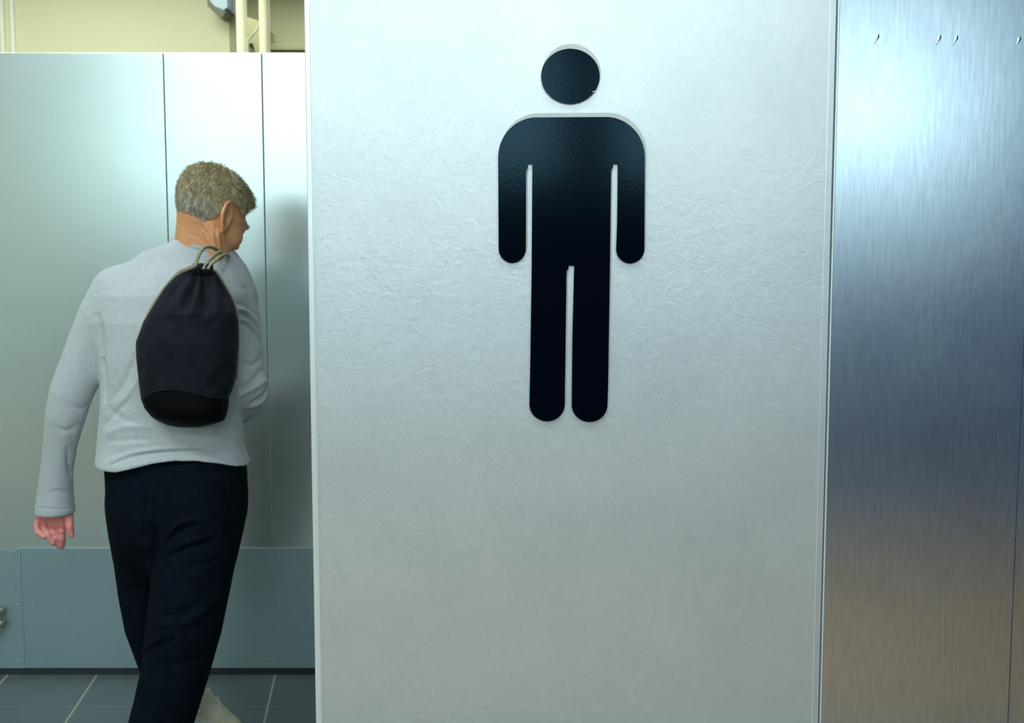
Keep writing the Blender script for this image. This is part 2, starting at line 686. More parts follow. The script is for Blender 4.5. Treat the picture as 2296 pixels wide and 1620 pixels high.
def plate(name, px_outline, y0, y1, m, parent):
    ol = [W2(*q) for q in px_outline]
    v, f = prism(ol, y0, y1)
    o = mesh_obj(name, v, f, m, parent)
    md = o.modifiers.new('tri', 'TRIANGULATE')
    md.ngon_method = 'BEAUTY'
    return o


EY = YW - .0012  # pale plates added behind the black shapes to give a doubled rim
body = plate('figure_body', body_outline(), YW - .0062, YW - .0012, M_black, sign)
plate('offset_plate', body_outline(4.5, -10.5, False), EY, YW + .002, M_offset, body)['label'] = 'added pale grey plate offset behind the figure body'
head_o = arc(1278.5, 172, 65.5, 61.5, 0, 360, 72)[:-1]
hd = plate('figure_head', head_o, YW - .0062, YW - .0012, M_black, sign)
plate('offset_plate', arc(1281, 164, 66, 65.5, 0, 360, 72)[:-1], EY, YW + .002, M_offset, hd)['label'] = 'added pale grey plate offset behind the figure head'
# chip on the head disc rim
q = P(1331, 207, YW)
MB().tube([q + [-.003, -.0064, 0], q + [.003, -.0064, .001]], .0006, 6).obj('paint_chip', M_line, sign, True)

# ------------------------------------------------------------------ inner partition behind the man
YB = 3.80
ztop = float(P(400, 118, YB)[2])
zk = float(P(400, 1227, YB)[2])
zb = float(P(400, 1496, YB)[2])
s1 = float(P(379, 600, YB)[0])
s2 = float(P(596, 600, YB)[0])
wm = empty('wall_middle', (s2, YB, 0))
struct(wm, 'satin metal partition behind the walking man', 'wall')
g = .0012
for a, b in ((-3.2, s1 - g), (s1 + g, s2 - g), (s2 + g, 1.2)):
    MB().box(a, b, YB, YB + .04, zk - .02, ztop).obj('panel', M_inner, wm, bevel=.0015)
MB().box(-3.2, 1.2, YB + .006, YB + .036, zk - .02, ztop - .004).obj('backing', M_gap, wm)
sk = float(P(41, 1400, YB)[0])
MB().box(sk + .006, 1.2, YB - .004, YB + .03, zb, zk).obj('kick_plate', M_kick, wm, bevel=.001)
MB().box(-3.2, sk + .02, YB - .0065, YB - .004, zb, zk - .006).obj('kick_plate', M_kick, wm, bevel=.001)
MB().box(-3.2, 1.2, YB + .012, YB + .036, 0, zb + .02).obj('recess_strip', M_basedark, wm)  # near-black strip set back under the kick plates
for (px, py) in ((603, 1236), (605, 1478), (31, 1237), (42, 1478), (40, 1355)):
    c = P(px, py, YB - .004)
    m = MB()
    m.tube([c + [0, .001, 0], c + [0, -.004, 0], c + [0, -.0055, 0]], [.0035, .0032, .0015], 10)
    m.obj('screw', M_screw, wm, True)

bb = struct(MB().box(-3.2, 1.2, YB + .002, YB + .012, 0, zb - .001).obj('baseboard_middle', M_basedark))
bb['label'] = 'dark recessed strip under the metal kick plates'
bb['category'] = 'baseboard'

# fitting on the kick plate at the frame's left edge
knob = empty('pipe_fitting', P(-4, 1395, YB - .01))
tag(knob, 'small aged metal fitting low on the partition at the left edge', 'fitting')
for (px, py, r) in ((-2, 1372, 8.5), (-1, 1400, 9)):
    c = P(px, py, YB - .05)
    m = MB()
    q = [c + [0, .045, 0], c + [0, .02, 0], c + [0, .014, 0], c + [0, .006, 0], c + [0, -.004, 0], c + [0, -.009, 0]]
    m.tube(q, [R(3, YB), R(3.4, YB), R(r * .8, YB), R(r, YB), R(r * .8, YB), R(r * .3, YB)], 20)
    m.obj('knob', M_chrome, knob, True)
MB().tube([P(-6, 1355, YB - .035), P(-6, 1420, YB - .035)], .008, 12).obj('stem', M_chrome, knob, True)

# ------------------------------------------------------------------ far wall above the partition
YF = 6.4
xe = float(P(516, 60, YF)[0])
wb = MB().box(-4.3, xe, YF, YF + .12, 0, CEIL).obj('wall_back', M_cream)
struct(wb, 'cream painted wall above the partition', 'wall')
YO = 7.6
wo = MB().box(-4.3, 3.7, YO, YO + .1, 0, CEIL).obj('wall_far', M_olive)
struct(wo, 'dim khaki wall in the recess beside the cream posts', 'wall')
tr = struct(MB().box(xe, xe + R(14, YF), YF - .02, YF + .12, 0, CEIL).obj('trim_1', M_olivedark), 'khaki door casing beside the cream wall', 'trim')


def at_post(name, px0, px1, Y, m, label, group=None):
    a, b = float(P(px0, 60, Y)[0]), float(P(px1, 60, Y)[0])
    c, r = (a + b) / 2, (b - a) / 2
    e = MB().tube([(c, Y, 0), (c, Y, CEIL)], r, 28).obj(name, m, None, True)
    tag(e, label, 'post', group)
    return e


at_post('round_post', 530, 554, 5.9, M_post, 'left cream round post above the partition, beside the wall lamp')
at_post('round_post', 581, 605, 5.9, M_post, 'right cream round post, beside the khaki recess')
for (a, b, lab) in ((3, 12, 'left of two thin white vertical strips on the cream wall'), (26, 35, 'right of two thin white vertical strips on the cream wall')):
    x0, x1 = float(P(a, 60, YF)[0]), float(P(b, 60, YF)[0])
    tag(MB().box(x0, x1, YF - .022, YF, 0, CEIL).obj('wall_strip', M_strip, None, False, .004), lab, 'strip')
# horizontal rail in the recess
z0, z1 = float(P(640, 112, YO - .1)[2]), float(P(640, 97, YO - .1)[2])
tag(MB().box(float(P(600, 60, YO)[0]), float(P(740, 60, YO)[0]), YO - .10, YO, z0, z1).obj('wall_rail', M_olivedark, None, False, .006),
    'dark khaki horizontal rail across the recess', 'rail')
# wall lamp, out of focus
lm = empty('wall_lamp', P(500, 10, YF - .05))
tag(lm, 'small grey angled lamp on the cream wall near the posts', 'lamp')
v_, f_ = [], []
ol = [P(x, y, YF - .12) for x, y in ((472, -60), (512, -60), (514, 20), (505, 26), (486, 18), (474, 4))]
ol2 = [(float(p[0]), float(p[2])) for p in ol]
v_, f_ = prism(ol2, YF - .16, YF - .04)
mesh_obj('shell', v_, f_, M_bracket, lm)
ol = [P(x, y, YF - .12) for x, y in ((470, 2), (474, 4), (486, 18), (505, 26), (512, 30), (503, 44), (496, 42), (471, 18))]
v_, f_ = prism([(float(p[0]), float(p[2])) for p in ol], YF - .17, YF - .05)
mesh_obj('lower_cover', v_, f_, M_bracketdark, lm)
c0 = P(515, 10, YF - .05)
MB().box(c0[0] - .004, c0[0] + .022, YF - .06, YF - .021, c0[2] - .05, c0[2] + .2).obj('bracket', M_bracket, lm)
# cable between the posts and boards behind it
tag(MB().tube(spline([(float(P(584, 60, 5.95)[0]), 5.95, CEIL), P(584, 20, 5.95), P(583, 45, 5.97), P(580, 58, 6.0), P(573, 70, 6.0), P(562, 82, 6.0), P(556, 92, 6.0), P(556, 108, 6.0), P(558, 150, 6.0)], 6), R(2.6, 6), 10).obj('cable', M_strip, None, True),
    'pale curved cable hanging between the two round posts', 'cable')
pts = [P(x, y, 7.2) for x, y in ((554, 38), (584, 48), (584, 130), (577, 130), (566, 96), (554, 100))]
v_, f_ = prism([(float(p[0]), float(p[2])) for p in pts], 7.2, 7.61)
jb = mesh_obj('duct_box', v_, f_, M_olivedark)
tag(jb, 'dark khaki duct box behind the curved cable', 'duct')

# ------------------------------------------------------------------ room shell
fl = MB().box(-4.3, 3.7, .75, 7.7, -.1, 0).obj('floor', M_tile)
struct(fl, 'grey tiled floor of the passage', 'floor')
fl2 = MB().box(-4.3, 3.7, -1.5, .75, -.1, 0).obj('floor_lobby', M_brownfloor)
struct(fl2, 'brown lobby floor', 'floor')
struct(MB().box(-4.3, 3.7, -4.6, -1.5, -.1, 0).obj('floor_reflected', M_bluefloor), 'unseen dark blue floor zone added for its reflection in the metal', 'floor')  # floor zone added out of view so the metal panels reflect blue
struct(MB().box(-4.3, 3.7, -4.6, 7.7, CEIL, CEIL + .1).obj('ceiling', M_ceil), 'white ceiling', 'ceiling')
struct(MB().box(3.6, 3.7, -4.6, 2.0, 0, CEIL).obj('wall_side', M_lobbywall), 'slate lobby side wall', 'wall')
struct(MB().box(-4.4, -4.3, -4.6, 7.7, 0, CEIL).obj('wall_left', M_greenwall), 'pale green side wall', 'wall')
wl = empty('wall_lobby', (0, -4.6, 0))
struct(wl, 'lobby wall opposite the sign, slate below and white above', 'wall')
MB().box(-4.3, 3.7, -4.7, -4.6, 0, 2.0).obj('lower_wall', M_lobbywall, wl)
MB().box(-4.3, 3.7, -4.7, -4.6, 2.0, CEIL).obj('upper_wall', M_whitewall, wl)
for i, (a, b) in enumerate(((-4.1, -2.8), (-2.6, -1.2), (-1.0, .35), (.8, 2.0), (2.3, 3.4))):
    w_ = empty('window_%d' % (i + 1), ((a + b) / 2, -4.6, 2.1))
    struct(w_, ('first', 'second', 'third', 'fourth', 'fifth')[i] + ' high lobby window from the left', 'window')
    MB().box(a, b, -4.62, -4.585, 2.10, 3.15).obj('pane', M_win, w_)
    fr = MB()
    fr.box(a - .05, b + .05, -4.6, -4.56, 3.15, 3.2).box(a - .05, b + .05, -4.6, -4.56, 2.05, 2.10)
    fr.box(a - .05, a, -4.6, -4.56, 2.1, 3.15).box(b, b + .05, -4.6, -4.56, 2.1, 3.15)
    fr.obj('window_frame', M_frame, w_)


def ceil_lamp(x, y, lx, ly, m, label, grp):
    e = empty('ceiling_light', (x, y, CEIL))
    tag(e, label, 'ceiling light', grp)
    MB().box(x - lx, x + lx, y - ly, y + ly, CEIL - .05, CEIL - .03).obj('diffuser', m, e)
    fr = MB()
    t = .03
    fr.box(x - lx - t, x + lx + t, y - ly - t, y - ly, CEIL - .06, CEIL)
    fr.box(x - lx - t, x + lx + t, y + ly, y + ly + t, CEIL - .06, CEIL)
    fr.box(x - lx - t, x - lx, y - ly, y + ly, CEIL - .06, CEIL)
    fr.box(x + lx, x + lx + t, y - ly, y + ly, CEIL - .06, CEIL)
    fr.obj('frame', M_frame, e)


for x in (-2.0, 0.2):
    for y in (1.15, -1.4):
        ceil_lamp(x, y, .6, .3, M_lamp, 'white ceiling light over the lobby', 'lobby ceiling lights')
ceil_lamp(-1.3, 3.1, .6, .15, M_lamp, 'white ceiling light over the passage behind the sign wall', None)
ceil_lamp(-1.0, 6.9, .9, .2, M_recfill, 'added warm fill light brightening the khaki recess', None)  # unseen lamp added to brighten the recess
ceil_lamp(-2.2, 5.2, .8, .2, M_lampw, 'warm ceiling light in front of the cream wall', None)

w = bpy.data.worlds.new('world')
sc.world = w
w.use_nodes = True
w.node_tree.nodes['Background'].inputs[0].default_value = (.6, .7, .75, 1)
w.node_tree.nodes['Background'].inputs[1].default_value = .2

# ------------------------------------------------------------------ the walking man
man = empty('person', (*P(350, 1700, 3.05)[:2], 0))
tag(man, 'grey-haired man seen from behind in grey sweater and navy trousers, walking past the partition', 'person')

YT = 3.15        # depth of the torso


def rows(tab, Yc, b):
    """(py, left px, right px[, y-centre, half-depth]) -> (z, cx, a, cy, b)"""
    out = []
    for r in tab:
        py, l, r_ = r[:3]
        yc = r[3] if len(r) > 3 else Yc
        bb_ = r[4] if len(r) > 4 else b
        pl, pr = P(l, py, yc), P(r_, py, yc)
        out.append((float(pl[2]), float((pl[0] + pr[0]) / 2), float((pr[0] - pl[0]) / 2), yc, bb_))
    return out


# ---- sweater: torso and both sleeves in one surface
h = .0045
lo, hi = (-1.42, 2.83, .68), (-.60, 3.62, 1.58)
G = grid(lo, hi, h)
torso = rows([
    (537, 396, 470, 3.19, .062),
    (550, 366, 512, 3.20, .080),
    (565, 322, 528, 3.20, .092),
    (590, 288, 545, 3.19, .10),
    (620, 255, 556, 3.175, .115),
    (660, 232, 562, 3.16, .13),
    (720, 222, 556, 3.15, .14),
    (800, 226, 548, 3.14, .145),
    (870, 232, 545, 3.13, .145),
    (930, 230, 540, 3.12, .142),
    (1000, 223, 545, 3.11, .143),
    (1040, 220, 558, 3.10, .155),
    (1080, 219, 563, 3.10, .160),
    (1120, 221, 562, 3.10, .150)], YT, .14)
D = column(G, torso, 2.25)
la = [(262, 652, 54, 3.17), (228, 712, 52, 3.16), (192, 800, 49, 3.15), (160, 880, 47, 3.14), (147, 930, 44, 3.14),
      (136, 990, 37, 3.15), (128, 1050, 35, 3.16), (124, 1105, 39, 3.17), (124, 1190, 49, 3.18)]
dl = chain(G, [P(a, b, d) for a, b, c, d in la], [R(c, d) for a, b, c, d in la])
lc = float(P(124, 1153, 3.17)[2])
dl = smax(dl, lc - G[2] + .03 * 0, .008)
D = smin(D, dl, .035)
ra = [(512, 628, 44, 3.19), (530, 665, 46, 3.19), (543, 740, 41, 3.17), (551, 810, 40, 3.15), (558, 868, 42, 3.14)]
dr = chain(G, [P(a, b, d) for a, b, c, d in ra], [R(c, d) for a, b, c, d in ra])
fa_ = [(560, 872, 40, 3.14), (548, 905, 38, 3.22), (520, 925, 34, 3.36), (480, 935, 30, 3.46)]
df = chain(G, [P(a, b, d) for a, b, c, d in fa_], [R(c, d) for a, b, c, d in fa_])
dr = smin(dr, df, .02)
D = smin(D, dr, .022)
# hem: arched upwards at the back
uvx = CX + F * G[0] / (G[1] * math.cos(PITCH) - (G[2] - CAMZ) * math.sin(PITCH))
hx = np.array([200, 228, 260, 300, 345, 390, 440, 490, 530, 556, 590])
hy = np.array([1054, 1056, 1055, 1045, 1034, 1029, 1031, 1040, 1052, 1058, 1058])
hz_ = np.array([P(400, q, 3.0)[2] for q in hy])
hem = np.interp(uvx, hx, hz_)
arm_zone = G[0] < float(P(212, 1000, 3.15)[0])
hemd = np.where(arm_zone, -1.0, hem - G[2])
D = smax(D, hemd.astype(np.float32), .006)
V, Q = surface_nets(D, lo, h)
V = relax(V, Q, 3, .5)
sw = [
    # left sleeve
    ([(228, 800), (234, 850), (236, 905)], 5, -.010),
    ([(218, 700), (226, 760), (228, 830)], 7, -.006),
    ([(150, 905), (180, 915), (205, 905)], 6, -.003),
    ([(120, 955), (150, 965), (178, 945)], 6, -.003),
    ([(150, 1000), (154, 1040), (160, 1070)], 5, -.007),
    ([(170, 960), (172, 1000), (165, 1045)], 5, .003),
    ([(105, 1110), (130, 1100), (155, 1108)], 6, -.0025),
    ([(82, 1137), (125, 1141), (168, 1139)], 2.5, -.0015),
    # back
    ([(245, 905), (280, 850), (320, 770)], 8, -.005),
    ([(252, 925), (290, 880), (325, 830)], 7, .004),
    ([(232, 960), (262, 920), (300, 890)], 7, -.004),
    ([(236, 900), (262, 930), (330, 960)], 7, -.003),
    ([(230, 975), (290, 955), (350, 958)], 8, .004),
    ([(235, 990), (300, 985), (360, 990)], 7, -.003),
    ([(370, 965), (440, 985), (530, 990)], 9, -.004),
    ([(400, 980), (460, 1000), (535, 1005)], 7, .003),
    ([(245, 1043), (300, 1022), (380, 1012), (460, 1014), (545, 1046)], 3.5, -.006),
    ([(236, 1040), (290, 1018), (380, 1004), (460, 1006), (540, 1030)], 6, .003),
    ([(262, 1000), (330, 990), (400, 995)], 7, .002),
    # right sleeve
    ([(528, 678), (552, 686), (580, 712)], 4, -.006),
    ([(528, 690), (552, 698), (582, 730)], 4, .005),
    ([(529, 700), (552, 708), (583, 742)], 4, -.006),
    ([(530, 712), (555, 722), (584, 758)], 5, .004),
    ([(536, 724), (560, 735), (586, 770)], 4, -.004),
    ([(545, 640), (560, 655), (572, 690)], 6, -.002),
    ([(540, 812), (566, 818), (592, 796)], 6, -.004),
    ([(515, 880), (555, 862), (590, 826)], 6, -.006),
    ([(524, 893), (566, 872), (602, 848)], 6, .005),
    ([(560, 905), (590, 888), (604, 862)], 4, -.006),
    ([(545, 915), (585, 902), (604, 880)], 4, .004),
    ([(545, 925), (580, 915), (600, 893)], 4, -.006),
]
V, Q = subdivide(V, Q)
V = relax(V, Q, 2, .5)
sw = sw[:20] + [(a_, b_, c_ * 1.7) for a_, b_, c_ in sw[20:]]
V = strokes(V, Q, sw)
sweater = mesh_obj('sweater', V, Q, M_sweat, man, True)
# ribbed neckline
cr = MB()
cpts = [P(445 + 55 * math.cos(t), 553 + 15 * math.cos(t) + 2 * math.sin(t), 3.19 - .070 * math.sin(t)) for t in np.linspace(PI, 3 * PI, 17)[:-1]]
cl = spline(cpts + [cpts[0]], 6)
cr.tube(cl, .0075, 10, False)
cr.obj('neckline_rib', M_sweat, sweater, True)

# ---- trousers
h = .006
lo, hi = (-1.36, 2.80, .0), (-.60, 3.75, 1.0)
G = grid(lo, hi, h)
pel = rows([
    (1020, 236, 548, 3.10, .125),
    (1060, 241, 551, 3.10, .132),
    (1100, 244, 552, 3.10, .138),
    (1150, 247, 549, 3.10, .140),
    (1200, 253, 536, 3.10, .125),
    (1245, 266, 520, 3.11, .10),
    (1290, 290, 490, 3.12, .06)], 3.1, .13)
D = column(G, pel, 2.3)
rl = [(452, 1130, 92, 3.09), (440, 1230, 92, 3.06), (428, 1300, 91, 3.04), (413, 1400, 86, 3.02), (397, 1490, 77, 3.02), (370, 1590, 73, 3.02), (340, 1690, 70, 3.02), (333, 1730, 72, 3.02)]
ll = [(325, 1130, 78, 3.12), (322, 1230, 66, 3.14), (327, 1320, 62, 3.16), (338, 1400, 58, 3.18), (350, 1450, 52, 3.19), (362, 1500, 46, 3.215), (374, 1556, 42, 3.235)]
dr = chain(G, [P(a, b, d) for a, b, c, d in rl], [R(c, d) for a, b, c, d in rl])
dl = chain(G, [P(a, b, d) for a, b, c, d in ll], [R(c, d) for a, b, c, d in ll])
D = smin(D, smin(dr, dl, .012), .03)
D = smax(D, .035 - G[2], .008)
D = smax(D, G[2] - float(P(400, 1012, 3.1)[2]), .01)
V, Q = surface_nets(D, lo, h)
V = relax(V, Q, 3, .5)
ts = [
    ([(346, 1120), (350, 1190), (343, 1280), (338, 1360), (330, 1440)], 6, -.012),
    ([(352, 1245), (400, 1190), (450, 1172)], 6, -.007),
    ([(365, 1225), (400, 1175), (460, 1160)], 8, .006),
    ([(360, 1255), (420, 1230), (480, 1212)], 6, -.007),
    ([(370, 1240), (430, 1212), (490, 1195)], 7, .006),
    ([(420, 1265), (460, 1262), (500, 1245)], 7, -.005),
    ([(330, 1070), (325, 1140), (328, 1220)], 7, -.005),
    ([(345, 1070), (342, 1130), (352, 1180)], 6, .004),
    ([(340, 1395), (400, 1400), (470, 1360), (500, 1310)], 10, .007),
    ([(335, 1380), (400, 1378), (450, 1350)], 9, -.006),
    ([(325, 1455), (350, 1435), (372, 1415)], 5, .006),
    ([(328, 1462), (360, 1448), (400, 1430)], 6, -.005),
    ([(330, 1500), (400, 1490), (460, 1470)], 9, -.004),
    ([(320, 1560), (370, 1540), (440, 1540)], 10, .004),
    ([(500, 1080), (520, 1140), (520, 1220)], 9, -.004),
]
V, Q = subdivide(V, Q)
V = relax(V, Q, 2, .5)
V = strokes(V, Q, ts)
mesh_obj('trousers', V, Q, M_trou, man, True)

# ---- body: head, neck, shoulders and hands
HS = 1.04
HC = P(473, 488, 3.19)
ang = math.radians(51)        # turned to the right, away from the viewer
pitch_h = math.radians(28)
fdir = Vector((math.cos(ang), math.sin(ang), 0))
rdir = Vector((math.sin(ang), -math.cos(ang), 0))
Rm = Matrix((rdir, fdir, Vector((0, 0, 1)))).transposed()
Rp = Matrix.Rotation(-pitch_h, 3, 'X')
roll = Matrix.Rotation(math.radians(0), 3, 'Y')
HM = np.array(Rm @ Rp @ roll)


def to_world(q):
    return (np.asarray(q) * HS) @ HM.T + HC


def to_local(q):
    return ((np.asarray(q) - HC) @ HM) / HS


h = .0026
lo, hi = (-.125, -.20, -.24), (.125, .16, .15)
G = grid(lo, hi, h)
X, Y_, Z_ = G
D = ellip(G, (0, -.012, .035), (.075, .098, .086))
D = smin(D, ellip(G, (0, .030, -.030), (.067, .066, .082)), .03)
for s in (-1, 1):
    D = smin(D, chain(G, [(s * .058, -.002, -.058), (s * .050, .035, -.090), (s * .016, .070, -.112)], [.022, .022, .022]), .024)
    D = smin(D, ellip(G, (s * .046, .056, -.030), (.026, .026, .026)), .02)
    D = smax(D, -ellip(G, (s * .031, .101, .004), (.018, .014, .011)), .012)
    D = smin(D, ellip(G, (s * .031, .079, .003), (.0145, .0125, .0115)), .004)
D = smin(D, chain(G, [(-.012, .072, -.112), (.012, .072, -.112)], [.021, .021]), .02)
D = smin(D, chain(G, [(-.038, .078, .020), (0, .088, .018), (.038, .078, .020)], [.011, .009, .011]), .014)
D = smin(D, chain(G, [(0, .090, .008), (0, .099, -.016), (0, .106, -.030)], [.007, .009, .011]), .012)
for s in (-1, 1):
    D = smin(D, ellip(G, (s * .012, .096, -.036), (.008, .009, .008)), .006)
D = smin(D, chain(G, [(-.022, .082, -.064), (0, .093, -.062), (.022, .082, -.064)], [.005, .008, .005]), .008)
D = smin(D, chain(G, [(-.020, .080, -.076), (0, .091, -.076), (.020, .080, -.076)], [.005, .008, .005]), .006)
# neck in local space
nb_ = [to_local(P(444, 500, 3.17)), to_local(P(443, 545, 3.18)), to_local(P(432, 600, 3.19))]
neck = chain(G, nb_, [R(45, 3.17) / HS, R(50, 3.17) / HS, R(62, 3.17) / HS])
D = smin(D, neck, .03)
# neck muscle towards the ear
D = smin(D, chain(G, [(.062, -.022, -.050), to_local(P(484, 575, 3.12))], [.010, .012]), .02)
# right/left ear
for s in (-1, 1):
    ex = X * s
    # ear plane coordinates: a = forward, b = up, c = outward
    tilt = .18
    a = (Y_ + .010) * math.cos(tilt) + (Z_ + .004) * math.sin(tilt)
    b = -(Y_ + .010) * math.sin(tilt) + (Z_ + .004) * math.cos(tilt)
    c = ex - .0815 + a * .42
    a, b = a / 1.15, b / 1.12
    rr2 = np.sqrt((a / (.020 - .006 * np.clip(-b / .037, 0, 1))) ** 2 + (b / .037) ** 2)
    ear = np.maximum((rr2 - 1) * .020, np.abs(c) - .0055)
    ear = smin(ear, np.sqrt(((rr2 - .86) * .020) ** 2 + (c - .004) ** 2) - .0042, .003)
    ear = smax(ear, -ellip((a, b, c), (.004, -.002, .008), (.010, .015, .0085)), .004)
    ear = smax(ear, -ellip((a, b, c), (.000, .020, .007), (.009, .008, .0045)), .003)
    ear = smin(ear, ellip((a, b, c), (.013, -.004, .004), (.005, .008, .005)), .003)
    D = smin(D, ear, .006)
# neck wrinkles handled later; open bottom hidden by the sweater
Vh, Qh = surface_nets(D, lo, h)
Vh = relax(Vh, Qh, 1, .4)
loc_h = Vh.copy()
Vh = to_world(Vh)
wr_ = [
    ([(437, 500), (462, 520), (478, 560)], 2.6, -.0022),
    ([(445, 492), (470, 515), (488, 560)], 2.4, .0012),
    ([(455, 490), (480, 520), (490, 562)], 2.2, -.0018),
    ([(483, 500), (484, 530), (487, 560)], 2.2, -.0022),
    ([(490, 495), (491, 530), (496, 560)], 2.2, .0014),
    ([(497, 520), (500, 545), (504, 566)], 2.2, -.0018),
    ([(410, 520), (440, 530), (470, 552)], 2.6, -.0015),
    ([(503, 525), (510, 545), (508, 566)], 2.2, -.0015),
]
Vh = strokes(Vh, Qh, wr_)

# torso, hips, limbs of the body (inside the clothes)
h = .012
lo, hi = (-1.45, 2.78, .05), (-.55, 3.75, 1.5)
G = grid(lo, hi, h)
bt = [(z, cx, max(.02, a - .022), cy, max(.02, b - .03)) for (z, cx, a, cy, b) in torso[2:10]]
D = column(G, bt, 2.2)
D = smin(D, column(G, [(z, cx, a - .03, cy, max(.02, b - .03)) for (z, cx, a, cy, b) in pel], 2.2), .04)
for ch_, cut in ((la[:-1], .014), (ra + fa_[1:], .016), (rl, .03), (ll, .018)):
    D = smin(D, chain(G, [P(a, b, d) for a, b, c, d in ch_], [max(.02, R(c, d) - cut) for a, b, c, d in ch_]), .01)
Vt, Qt = surface_nets(D, lo, h)
Vt = relax(Vt, Qt, 2, .5)

# hands: built once per side as a fine surface
def hand_mesh(joints, wrist, h=.0011, k=.0035):
    allp = np.array([p for c_ in joints + wrist for p, r in c_])
    lo = allp.min(0) - .03
    hi = allp.max(0) + .03
    G = grid(lo, hi, h)
    D = None
    for c_ in wrist:
        d = chain(G, [p for p, r in c_], [r for p, r in c_])
        D = d if D is None else smin(D, d, .010)
    for c_ in joints:
        d = chain(G, [p for p, r in c_], [r for p, r in c_])
        D = smin(D, d, k)
    # flexion creases across the finger joints
    return surface_nets(D, lo, h)


YH = 3.18


def hp(px, py, dy, rpx):
    return (P(px, py, YH + dy), R(rpx, YH))


fingers = [
    # little, ring, middle, index, thumb
    [hp(88, 1163, .012, 8), hp(82, 1176, -.004, 7.6), hp(86, 1192, -.020, 7.0), hp(98, 1202, -.024, 6.0)],
    [hp(101, 1170, .012, 8.6), hp(102, 1184, -.008, 8.2), hp(109, 1200, -.024, 7.4), hp(119, 1216, -.022, 6.2)],
    [hp(117, 1171, .010, 9.6), hp(120, 1190, -.010, 9.2), hp(124, 1206, -.016, 8.4), hp(131, 1222, -.008, 6.4)],
    [hp(135, 1170, .006, 10), hp(138, 1190, -.012, 9.2), hp(139, 1207, -.012, 8.3), hp(138, 1225, -.002, 6.6)],
    [hp(148, 1130, .004, 12), hp(154, 1160, -.010, 11), hp(156, 1181, -.020, 9.2), hp(160, 1199, -.022, 6.2)],
]
palm = [
    [hp(122, 1100, .004, 26), hp(122, 1135, .004, 26)],
    [hp(92, 1140, .006, 13), hp(90, 1160, .008, 10.5)],
    [hp(108, 1140, .008, 13), hp(104, 1166, .012, 10.5)],
    [hp(124, 1140, .010, 13), hp(119, 1169, .012, 10.5)],
    [hp(138, 1140, .008, 13), hp(134, 1168, .008, 10.5)],
    [hp(140, 1120, .004, 17), hp(146, 1150, .000, 14), hp(144, 1168, .002, 10)],
]
Vl, Ql = hand_mesh(fingers, palm)
Vl = strokes(Vl, Ql, [
    ([(94, 1163), (106, 1172), (118, 1180)], 1.5, -.0018),
    ([(112, 1178), (128, 1181), (144, 1180)], 1.6, -.0026),
    ([(96, 1158), (115, 1160), (140, 1172)], 1.6, -.0012),
    ([(128, 1197), (138, 1198), (147, 1196)], 1.2, -.0012),
    ([(112, 1196), (122, 1199), (131, 1198)], 1.2, -.0012),
    ([(96, 1190), (106, 1194), (114, 1190)], 1.2, -.0010),
    ([(132, 1214), (138, 1215), (145, 1213)], 1.2, -.0010),
    ([(120, 1214), (127, 1214), (134, 1212)], 1.2, -.0010),
    ([(78, 1182), (86, 1184), (92, 1180)], 1.2, -.0010),
])
# right hand: in front of the belly, relaxed
hc = P(470, 937, 3.50)


def rh(dx, dy, dz, r):
    return (hc + np.array([dx, dy, dz]), r)


rfing = []
for i, (oz, ln) in enumerate(((.030, .066), (.012, .074), (-.006, .070), (-.023, .058))):
    rfing.append([rh(-.080, .010, oz, .0100), rh(-.080 - ln * .45, .016, oz * .95, .0095),
                  rh(-.080 - ln * .72, .006, oz * .9 - .002, .0086), rh(-.080 - ln * .80, -.014, oz * .88 - .004, .0072)])
rfing.append([rh(-.025, -.004, .030, .013), rh(-.045, -.010, .050, .0115), rh(-.068, -.014, .058, .0100), rh(-.086, -.012, .058, .0078)])
rpalm = [[rh(.05, -.03, 0, .026), rh(-.005, 0, .0, .027)]] + [[rh(-.01, .002, oz * .8, .016), rh(-.078, .009, oz, .0125)] for oz in (.030, .012, -.006, -.023)]
Vr, Qr = hand_mesh(rfing, rpalm, .0016)


def join(parts):
    vs_, fs_, n = [], [], 0
    for V, Q in parts:
        vs_.append(V)
        fs_.append(Q + n)
        n += len(V)
    return np.concatenate(vs_), np.concatenate(fs_)


V, Q = join([(Vh, Qh), (Vt, Qt), (Vl, Ql), (Vr, Qr)])
mesh_obj('body', V, Q, M_skin, man, True)

# eyes
for s in (-1, 1):
    c = to_world((s * .031, .0835, .003))
    m = MB()
    n = 12
    fw = HM @ np.array([0, 1, 0])
    q = [c + fw * t for t in (-.009, -.006, 0, .006, .0088)]
    m.tube(q, [.002, .0066, .009, .0066, .002], 16)
    m.obj('eye', M_eye, man, True)

# ---- hair: a cap over the skull plus short strands
h = .0028
lo, hi = (-.12, -.15, -.09), (.12, .15, .16)
G = grid(lo, hi, h)
X, Y_, Z_ = G
sk_ = ellip(G, (0, -.012, .035), (.075, .098, .086))
sk_ = smin(sk_, ellip(G, (0, .030, -.030), (.067, .066, .082)), .03)
thick = .006 + .011 * np.clip((Z_ - .02) / .08, 0, 1) + .003 * np.clip((Y_ - .02) / .06, 0, 1)
nz3 = (np.sin(X * 160 + Y_ * 90) * np.sin(Y_ * 140 - Z_ * 60) * np.sin(Z_ * 170 + X * 50)) * .0007
cap = sk_ - thick - nz3
# hairline: below this surface there is no hair
line = np.interp(Y_, [-.13, -.09, -.055, -.03, -.012, .02, .045, .07, .085, .12],
                 [-.058, -.064, -.056, -.024, .040, .040, .026, .074, .080, .082]).astype(np.float32)
cap = smax(cap, line - Z_, .008)
Vc, Qc = surface_nets(cap, lo, h)
Vc = relax(Vc, Qc, 1, .4)
nc = vnormals(Vc, Qc)
